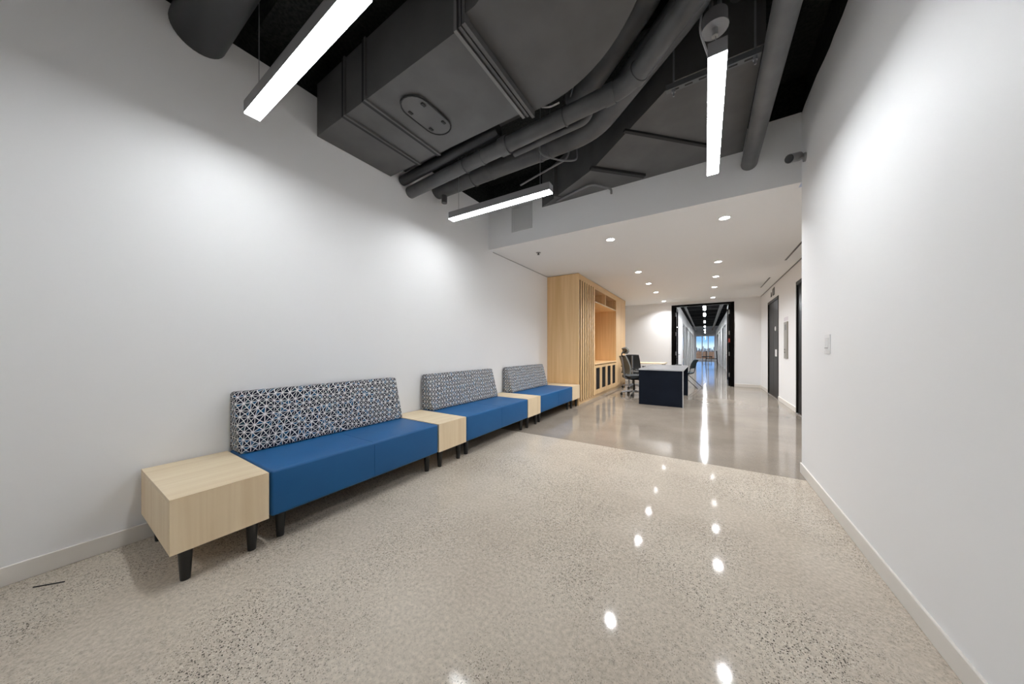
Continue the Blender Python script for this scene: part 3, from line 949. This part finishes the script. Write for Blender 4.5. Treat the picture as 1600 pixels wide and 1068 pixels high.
# slot diffusers in the lobby ceiling
for yy0, yy1, lab in ((5.65, 7.36, 'black slot air diffuser in the ceiling near the right wall corner'), (8.93, 10.29, 'black slot air diffuser in the ceiling by the far lift door')):
    r = thing('slot_diffuser', (1.232, (yy0 + yy1) / 2, ZC), lab, 'air vent', 'slot diffusers in the lobby ceiling')
    mk('slot', bx(1.217, 1.247, yy0, yy1, ZC - 0.002, ZC - 0.0005), BLACKW, r)
    bm = B()
    box(bm, 1.209, 1.217, yy0, yy1, ZC - 0.006, ZC); box(bm, 1.247, 1.255, yy0, yy1, ZC - 0.006, ZC)
    mk('trim', bm, WHITEP, r)

# sprinkler, access panel, camera, switch, call station, lift sign
r = thing('ceiling_sprinkler', (-2.37, 4.555, ZC), 'small grey sprinkler head in the lobby ceiling by the bulkhead', 'sprinkler')
local(tube(B(), [(0, 0, 0), (0, 0, -0.006)], [0.042, 0.036], 20), 'escutcheon', GREYP, r, smooth=True)
local(tube(B(), [(0, 0, -0.006), (0, 0, -0.03)], 0.010, 10), 'stem', BLACKST, r, smooth=True)
local(tube(B(), [(0, 0, -0.03), (0, 0, -0.034)], 0.022, 16), 'deflector', BLACKST, r, smooth=True)

r = thing('access_panel', (-2.36, YB, 3.01), 'pale grey access panel on the bulkhead below the pendant', 'panel')
PANEL = plain('pale_grey_panel', (0.60, 0.60, 0.60), 0.5)
bm = B()
box(bm, -2.545, -2.515, YB - 0.010, YB, 3.01, 3.40); box(bm, -2.21, -2.18, YB - 0.010, YB, 3.01, 3.40)
box(bm, -2.515, -2.21, YB - 0.010, YB, 3.01, 3.03); box(bm, -2.515, -2.21, YB - 0.010, YB, 3.37, 3.40)
mk('panel_frame', bm, PANEL, r)
mk('panel_door', bx(-2.512, -2.213, YB - 0.008, YB, 3.033, 3.367), PANEL, r)

r = thing('security_camera', (0.79, 3.86, 2.98), 'small bullet security camera on the wall by the bulkhead corner', 'camera')
mk('mount', tube(B(), [(0.79, 3.86, 2.99), (0.775, 3.86, 2.99)], 0.04, 18), GREYP, r, smooth=True)
mk('bracket', tube(B(), fillet([(0.775, 3.86, 2.99), (0.735, 3.865, 2.985), (0.72, 3.87, 3.0)], 0.02), 0.012, 10), GREYP, r, smooth=True)
hd = Vector((-0.55, -0.60, -0.28)).normalized()
pc = Vector((0.715, 3.87, 3.015))
mk('body', tube(B(), [pc - hd * 0.06, pc - hd * 0.055, pc + hd * 0.075], [0.034, 0.040, 0.040], 20), GREYP, r, smooth=True)
mk('lens_glass', tube(B(), [pc + hd * 0.0752, pc + hd * 0.080], [0.037, 0.035], 20), BLACKW, r, smooth=True)

r = thing('light_switch', (XR, 3.25, 1.165), 'white dimmer switch plate on the right wall', 'switch')
mk('plate', bx(XR - 0.006, XR, 3.19, 3.315, 1.165, 1.31), WHITEP, r, bevel=0.002)
mk('paddle', bx(XR - 0.010, XR - 0.006, 3.215, 3.245, 1.19, 1.285), WHITEP, r, bevel=0.001, seg=1)
mk('paddle', bx(XR - 0.010, XR - 0.006, 3.26, 3.29, 1.19, 1.285), WHITEP, r, bevel=0.001, seg=1)
mk('toggle_slot', bx(XR - 0.0105, XR - 0.0100, 3.215, 3.29, 1.205, 1.211), GREYP, r)

r = thing('call_station', (XR2, 8.53, 1.0), 'tall bronze lift call plate between the lift doors', 'panel')
mk('plate', bx(XR2 - 0.02, XR2, 8.38, 8.69, 1.0, 1.775), BRASSY, r, bevel=0.004)
for z in (1.13, 1.19):
    mk('button', tube(B(), [(XR2 - 0.02, 8.60, z), (XR2 - 0.026, 8.60, z)], 0.017, 14), BLACKW, r, smooth=True)
mk('indicator', bx(XR2 - 0.0215, XR2 - 0.02, 8.46, 8.61, 1.60, 1.72), plain('smoked_indicator', (0.10, 0.095, 0.085), 0.3), r)
o = mk('paper_notice', bx(XR2 - 0.0015, XR2, 8.40, 8.78, 1.80, 1.88), plain('pale_paper', (0.74, 0.70, 0.74), 0.8))
tag(o, 'pale paper strip on the wall above the bronze call plate', 'sign')

r = thing('lift_sign', (XR2, 10.05, 2.53), 'dark wall marks above the far lift door', 'sign')
mk('arrow_mark', prism(B(), [(10.20, 2.55), (10.34, 2.55), (10.27, 2.67)], XR2 - 0.012, XR2, 0), BLACKW, r)
bm = B()
box(bm, XR2 - 0.012, XR2, 9.86, 9.90, 2.55, 2.74); box(bm, XR2 - 0.012, XR2, 10.02, 10.06, 2.55, 2.72)
box(bm, XR2 - 0.012, XR2, 9.90, 10.02, 2.55, 2.575); box(bm, XR2 - 0.012, XR2, 9.90, 10.02, 2.70, 2.725)
mk('zero_mark', bm, plain('dark_grey_mark', (0.08, 0.08, 0.08), 0.5), r)

# ------------------------------------------------------------------ services in the open ceiling
# rectangular duct along X that turns over the camera
DZ0, DZ1 = 3.145, 3.62
dct = thing('air_duct', (-2.0, 1.77, DZ0), 'large grey rectangular air duct with oval access door and curved elbow', 'duct')
YA, YBb = 1.39, 2.16
mk('straight_run', bx(XL + 0.004, -1.24, YA, YBb, DZ0, DZ1), DUCT, dct)
cx0, cy0 = -1.13, 1.19
Ro, Ri = 1.02, 0.16
n = 20
outer = [(cx0 + Ro * math.sin(a), cy0 + Ro * math.cos(a)) for a in [math.pi / 2 * i / n for i in range(n + 1)]]
inner = [(cx0 + Ri * math.sin(a), cy0 + Ri * math.cos(a)) for a in [math.pi / 2 * i / n for i in range(n + 1)]]
plan = [(-1.20, YBb + 0.05)] + outer + [(cx0 + Ro, -1.6), (cx0 + Ri, -1.6)] + inner[::-1] + [(-1.20, 1.35)]
bm = B()
prism(bm, plan, DZ0 + 0.012, DZ1, 2)
mk('elbow', bm, DUCT, dct, smooth=True)


def collar(bm, x0, x1, drop, y0, y1, z0, z1):
    """angle flange: four bars around a duct that runs along X"""
    box(bm, x0, x1, y0 - drop, y1 + drop, z0 - drop, z0)
    box(bm, x0, x1, y0 - drop, y0, z0, z1)
    box(bm, x0, x1, y1, y1 + drop, z0, z1)


DARKD = plain('dark_duct_seam', (0.012, 0.012, 0.013), 0.6)
for k, (x0, x1, m_, dr_) in enumerate(((-1.285, -1.262, plain('pale_flange', (0.20, 0.195, 0.19), 0.4), 0.028), (-1.245, -1.225, DUCT, 0.030), (-1.205, -1.18, DUCT, 0.045))):
    bm = B()
    collar(bm, x0, x1, dr_, YA, YBb, DZ0, DZ1)
    mk('flange', bm, m_, dct)
mk('flange_gasket', bx(-1.262, -1.205, YA - 0.012, YBb + 0.012, DZ0 - 0.016, DZ1), DARKD, dct)
for x0 in (-2.53, -2.24):
    bm = B()
    collar(bm, x0, x0 + 0.018, 0.016, YA, YBb, DZ0, DZ1)
    mk('standing_seam', bm, DUCT, dct)
    bm = B()
    collar(bm, x0 - 0.032, x0 - 0.001, 0.012, YA, YBb, DZ0, DZ1)
    mk('seam_gasket', bm, DARKD, dct)


def oval(cx, cy, rx, ry, k, nn=10):
    """stadium outline, long side along y"""
    pts = []
    for i in range(nn + 1):
        a = math.pi * i / nn
        pts.append((cx + rx * math.cos(a) * k, cy + (ry - rx) + rx * math.sin(a) * k))
    for i in range(nn + 1):
        a = math.pi + math.pi * i / nn
        pts.append((cx + rx * math.cos(a) * k, cy - (ry - rx) + rx * math.sin(a) * k))
    return pts


OC = (-1.955, 1.755)
od = mk('access_door', prism(B(), oval(*OC, 0.115, 0.225, 1.0), DZ0 - 0.014, DZ0, 2), DUCT, dct, bevel=0.003, seg=1)
mk('door_rim', tube(B(), [(p[0], p[1], DZ0 - 0.014) for p in oval(*OC, 0.118, 0.228, 1.0)] + [(*oval(*OC, 0.118, 0.228, 1.0)[0], DZ0 - 0.014)], 0.006, 6), DARKD, od)
for px, py in ((-2.03, 1.65), (-1.88, 1.65), (-2.03, 1.87), (-1.88, 1.87)):
    mk('latch', box(B(), px - 0.012, px + 0.012, py - 0.02, py + 0.02, DZ0 - 0.024, DZ0 - 0.014), DARKD, od, bevel=0.003, seg=1)

# diagonal duct over the bulkhead
d2 = thing('diagonal_duct', (-0.4, 3.4, 3.27), 'wide grey diagonal air duct running into the bulkhead', 'duct')
plan = [(-2.02, YB - 0.002), (-1.10, 3.46), (-0.20, 2.66), (0.335, 2.66), (0.335, YB - 0.002)]
mk('duct_body', prism(B(), plan, 3.275, 3.75, 2), DUCT, d2)
dirn = Vector((0.707, -0.69, 0)); crs = Vector((0.70, 0.71, 0))


def strip(bm, p0, length, w, z0, z1):
    p0 = Vector((p0[0], p0[1], 0))
    a = p0; b2 = p0 + crs * length
    q = dirn * w
    pts = [(a.x, a.y), (b2.x, b2.y), (b2.x + q.x, b2.y + q.y), (a.x + q.x, a.y + q.y)]
    return prism(bm, pts, z0, z1, 2)


mk('standing_seam', strip(B(), (-0.66, 3.01), 1.10, 0.035, 3.255, 3.2745), DARKD, d2)
mk('standing_seam', strip(B(), (-1.12, 3.42), 0.70, 0.05, 3.245, 3.2745), DARKD, d2)
mk('corner_flange', bx(-0.21, 0.345, 2.645, 2.66, 3.262, 3.75), DUCT, d2)
mk('corner_flange', strip(B(), (-1.75, 3.80), 0.10, 0.04, 3.262, 3.7), DUCT, d2)

# round duct at the left wall
rd = thing('round_duct', (-2.2, 0.63, 3.27), 'thick dark round duct entering the left wall at the ceiling', 'duct')
mk('duct_shell', tube(B(), [(XL + 0.004, 0.62, 3.415), (-1.55, 0.62, 3.415)], 0.145, 32), plain('dark_duct_paint', (0.035, 0.036, 0.038), 0.45), rd, smooth=True)
for xx in (-1.72,):
    mk('band', tube(B(), [(xx, 0.62, 3.415), (xx + 0.04, 0.62, 3.415)], 0.150, 32), DARKD, rd, smooth=True)

# dark duct above the pipes, behind the first duct
o = mk('flat_duct', bx(XL + 0.004, -1.3, 2.215, 2.36, 3.29, 3.58), plain('near_black_duct_paint', (0.022, 0.022, 0.023), 0.5), bevel=0.004, seg=1)
tag(o, 'narrow near-black duct between the access-door duct and the pipes', 'duct')


def pipe(name, pts, r, label, mat=PIPE, rad=0.25, bands=(), seg=20):
    root = thing(name, pts[0], label, 'pipe')
    mk('pipe_run', tube(B(), fillet(pts, rad, 8), r, seg), mat, root, smooth=True)
    for (a, b2, k) in bands:
        mk('coupling', tube(B(), [a, b2], r * k, seg), mat, root, smooth=True)
    return root


def lerp(a, b2, t):
    return tuple(a[i] + (b2[i] - a[i]) * t for i in range(3))


A0, A1, A2 = (XL + 0.004, 2.43, 3.08), (-0.47, 2.33, 3.125), (0.15, 1.76, 3.14)
pipe('drain_pipe', [A0, A1, A2, (0.16, 1.75, ZS)], 0.066, 'slim grey drain pipe with coupling, lowest of the pipes at the left wall', rad=0.12,
     bands=[(lerp(A0, A1, 0.54), lerp(A0, A1, 0.575), 1.22), (lerp(A0, A1, 0.44), lerp(A0, A1, 0.455), 1.08),
            (lerp(A0, A1, 0.93), lerp(A0, A1, 0.96), 1.10), (lerp(A1, A2, 0.08), lerp(A1, A2, 0.14), 1.12)])
def hanger(par, p, r, axis_t, mat=GALV):
    # clevis ring round the pipe and the rod that carries it
    t = Vector(axis_t).normalized(); sd = Vector((0, 0, 1)).cross(t).normalized(); c_ = Vector(p)
    ring = [c_ + (sd * math.cos(a) + Vector((0, 0, 1)) * math.sin(a)) * (r + 0.006) for a in [2 * math.pi * k / 20 for k in range(21)]]
    mk('hanger_ring', tube(B(), ring, 0.006, 6), mat, par, smooth=True)
    mk('hanger_rod', tube(B(), [c_ + Vector((0, 0, r + 0.006)), (c_.x, c_.y, ZS)], 0.005, 6), mat, par)


pa = [o for o in bpy.data.objects if o.name == 'drain_pipe'][0]
for t_ in (0.36, 0.80):
    hanger(pa, lerp(A0, A1, t_), 0.066, Vector(A1) - Vector(A0), PIPE)
B0, B1, B2 = (XL + 0.004, 2.87, 3.30), (-0.90, 2.87, 3.30), (0.03, 2.045, 3.31)
pb = pipe('insulated_pipe', [B0, B1, B2, (0.035, 2.04, ZS)], 0.108, 'thick grey insulated pipe with a short stub, behind the slim drain pipe', rad=0.22, seg=24,
          bands=[(lerp(B0, B1, 0.42), lerp(B0, B1, 0.43), 1.03), (lerp(B0, B1, 0.72), lerp(B0, B1, 0.735), 1.05)])
mk('stub', tube(B(), [(XL + 0.13, 2.87, 3.28), (XL + 0.13, 2.87, 3.10)], 0.036, 16), PIPE, pb, smooth=True)
hanger(pb, lerp(B0, B1, 0.78), 0.108, (1, 0, 0), PIPE)
hanger(pb, lerp(B0, B1, 0.30), 0.108, (1, 0, 0), PIPE)
C0, C1 = (-1.75, 3.24, 3.52), (0.55, 1.36, 3.42)
pipe('upper_pipe', [(-1.03, 2.66, ZS), (-1.02, 2.65, 3.42), (-0.20, 1.965, 3.42), (-0.195, 1.96, ZS)], 0.105, 'thick grey diagonal pipe highest above the drain pipe', seg=24)
pipe('sprinkler_main', [(0.385, YB - 0.002, 3.13), (0.385, -1.5, 3.13)], 0.070, 'straight dark grey pipe running to the bulkhead beside the right pendant', seg=20)
pipe('conduit_run', [(-1.55, 2.480, 3.075), (-0.82, 2.452, 3.088), (-0.78, 2.455, 3.22)], 0.028, 'slim grey conduit strapped along the underside of the drain pipe', rad=0.06, seg=12)
pipe('black_pipe', [(XL + 0.004, 2.32, 3.17), (-1.6, 2.285, 3.215)], 0.055, 'near-black pipe just above the slim drain pipe at the left wall', mat=BLACKST)
pipe('branch_pipe', [(0.19, 2.63, 3.66), (0.19, 2.2, 3.66), (0.19, 2.18, ZS)], 0.045, 'slim grey pipe above the right pendant', mat=PIPE)

# strut rail with drop rods under the diagonal duct
st = thing('strut_rail', (0.06, 2.57, 3.13), 'slotted steel strut rail on drop rods by the right pendant', 'bracket')
bm = B()
box(bm, -0.25, 0.31, 2.55, 2.552, 3.14, 3.18); box(bm, -0.25, 0.31, 2.59, 2.592, 3.14, 3.18)
box(bm, -0.25, 0.31, 2.552, 2.59, 3.14, 3.1425)
mk('channel', bm, plain('dull_strut_steel', (0.14, 0.145, 0.155), 0.5, 0.3), st)
for i in range(6):
    xa = -0.215 + i * 0.0875
    mk('slot', bx(xa, xa + 0.05, 2.564, 2.578, 3.1385, 3.1399), DARKD, st)
for xx in (-0.20, 0.28):
    mk('drop_rod', tube(B(), [(xx, 2.571, 3.09), (xx, 2.571, ZS)], 0.006, 8), GALV, st)
    mk('nut', tube(B(), [(xx, 2.571, 3.118), (xx, 2.571, 3.139)], 0.014, 6), GALV, st)

# junction box above the right pendant
jb = thing('junction_box', (0.05, 2.28, 3.20), 'round grey junction box above the near end of the right pendant', 'junction box')
mk('box_body', tube(B(), [(0.05, 2.28, 3.20), (0.05, 2.28, 3.28)], 0.068, 20), HOUSING, jb, smooth=True)
mk('cover', tube(B(), [(0.05, 2.28, 3.192), (0.05, 2.28, 3.1995)], 0.074, 20), GALV, jb, smooth=True)
for dx in (-0.02, 0.025):
    mk('conduit', tube(B(), [(0.05 + dx, 2.28, 3.28), (0.05 + dx, 2.28, ZS)], 0.012, 8), GALV, jb, smooth=True)
mk('connector', tube(B(), [(0.05, 2.28, 3.15), (0.05, 2.28, 3.192)], 0.018, 10), CHROME, jb, smooth=True)


def wire(pts, r, mat, label, rad=0.08, name='cable'):
    o = mk(name, tube(B(), fillet(pts, rad, 6), r, 6), mat, smooth=True)
    return tag(o, label, 'cable')


wire([(-0.02, 2.25, 3.30), (-0.03, 2.16, 3.12), (0.03, 2.10, ZL + 0.09)], 0.006, WIREW, 'white power cable dropping to the right pendant')
wire([(-1.15, 2.27, 3.215), (-1.08, 2.28, 3.19), (-1.0, 2.29, 3.20)], 0.007, WIREW, 'short stray white cable end by the drain pipe')
wire([(-1.42, 2.73, 3.42), (-1.40, 2.71, 3.14), (-1.25, 2.90, 3.13), (-1.12, 3.02, 3.15), (-1.17, 3.14, 3.36)], 0.009, WIREG, 'grey flexible conduit looping round the insulated pipe')
wire([(-2.0, 3.35, 3.30), (-1.45, 3.12, 3.24), (-1.25, 3.1, 3.26), (-1.22, 3.15, ZS)], 0.010, WIREG, 'grey flexible conduit below the diagonal duct')
wire([(-1.75, 3.92, 3.26), (-1.2, 3.72, 3.25), (-1.0, 3.90, 3.22), (-1.02, 3.985, 3.20)], 0.014, WIREG, 'grey hose end curling over the bulkhead edge')
wire([(-0.95, 2.40, 3.30), (-0.85, 2.30, 3.40), (-0.78, 2.20, 3.55), (-0.80, 2.1, 3.80)], 0.006, WIREG, 'thin grey wire hanging beside the elbow duct')

# slab joists
for i, yy in enumerate((-0.6, 0.95, 2.6)):
    o = mk('joist', bx(XL - 0.05, XR + 0.05, yy, yy + 0.18, ZS - 0.22, ZS), SLAB)
    tag(o, ['black ceiling joist above the camera', 'black ceiling joist between the round duct and the rectangular duct', 'black ceiling joist above the pipes'][i], kind='structure')

# small round detector on a plate
r = thing('detector', (-2.35, 1.0, 3.66), 'small round white detector near the ceiling by the first pendant', 'detector')
mk('base', tube(B(), [(-2.35, 1.04, 3.73), (-2.35, 1.04, 3.70)], 0.035, 18), GREYP, r, smooth=True)
mk('cap', tube(B(), [(-2.35, 1.04, 3.70), (-2.35, 1.04, 3.685)], [0.028, 0.018], 18), WHITEP, r, smooth=True)

# corridor services
for k, (xx, zz, rr, lab) in enumerate(((-0.78, 3.12, 0.05, 'dark pipe along the left of the far corridor ceiling'), (0.62, 3.20, 0.07, 'dark pipe along the right of the far corridor ceiling'))):
    pipe('corridor_pipe', [(xx, YE + 0.16, zz), (xx, 37.9, zz)], rr, lab, mat=PIPE if k == 0 else BLACKST)
for i in range(10):
    yy = 13.0 + i * 2.2
    o = mk('corridor_joist', bx(CXL + 0.02, CXR - 0.02, yy, yy + 0.12, 3.36, 3.6), DARKD)
    tag(o, 'dark joist across the far corridor ceiling', 'joist', 'joists of the far corridor ceiling')

# dark offcut lying on the floor
o = mk('plastic_strip', tube(B(), [(-2.853, -0.002, 0.003), (-2.82, 0.04, 0.003), (-2.785, 0.085, 0.003)], 0.003, 6), BLACKW)
tag(o, 'thin black strip lying on the floor left of the first end table', 'debris')
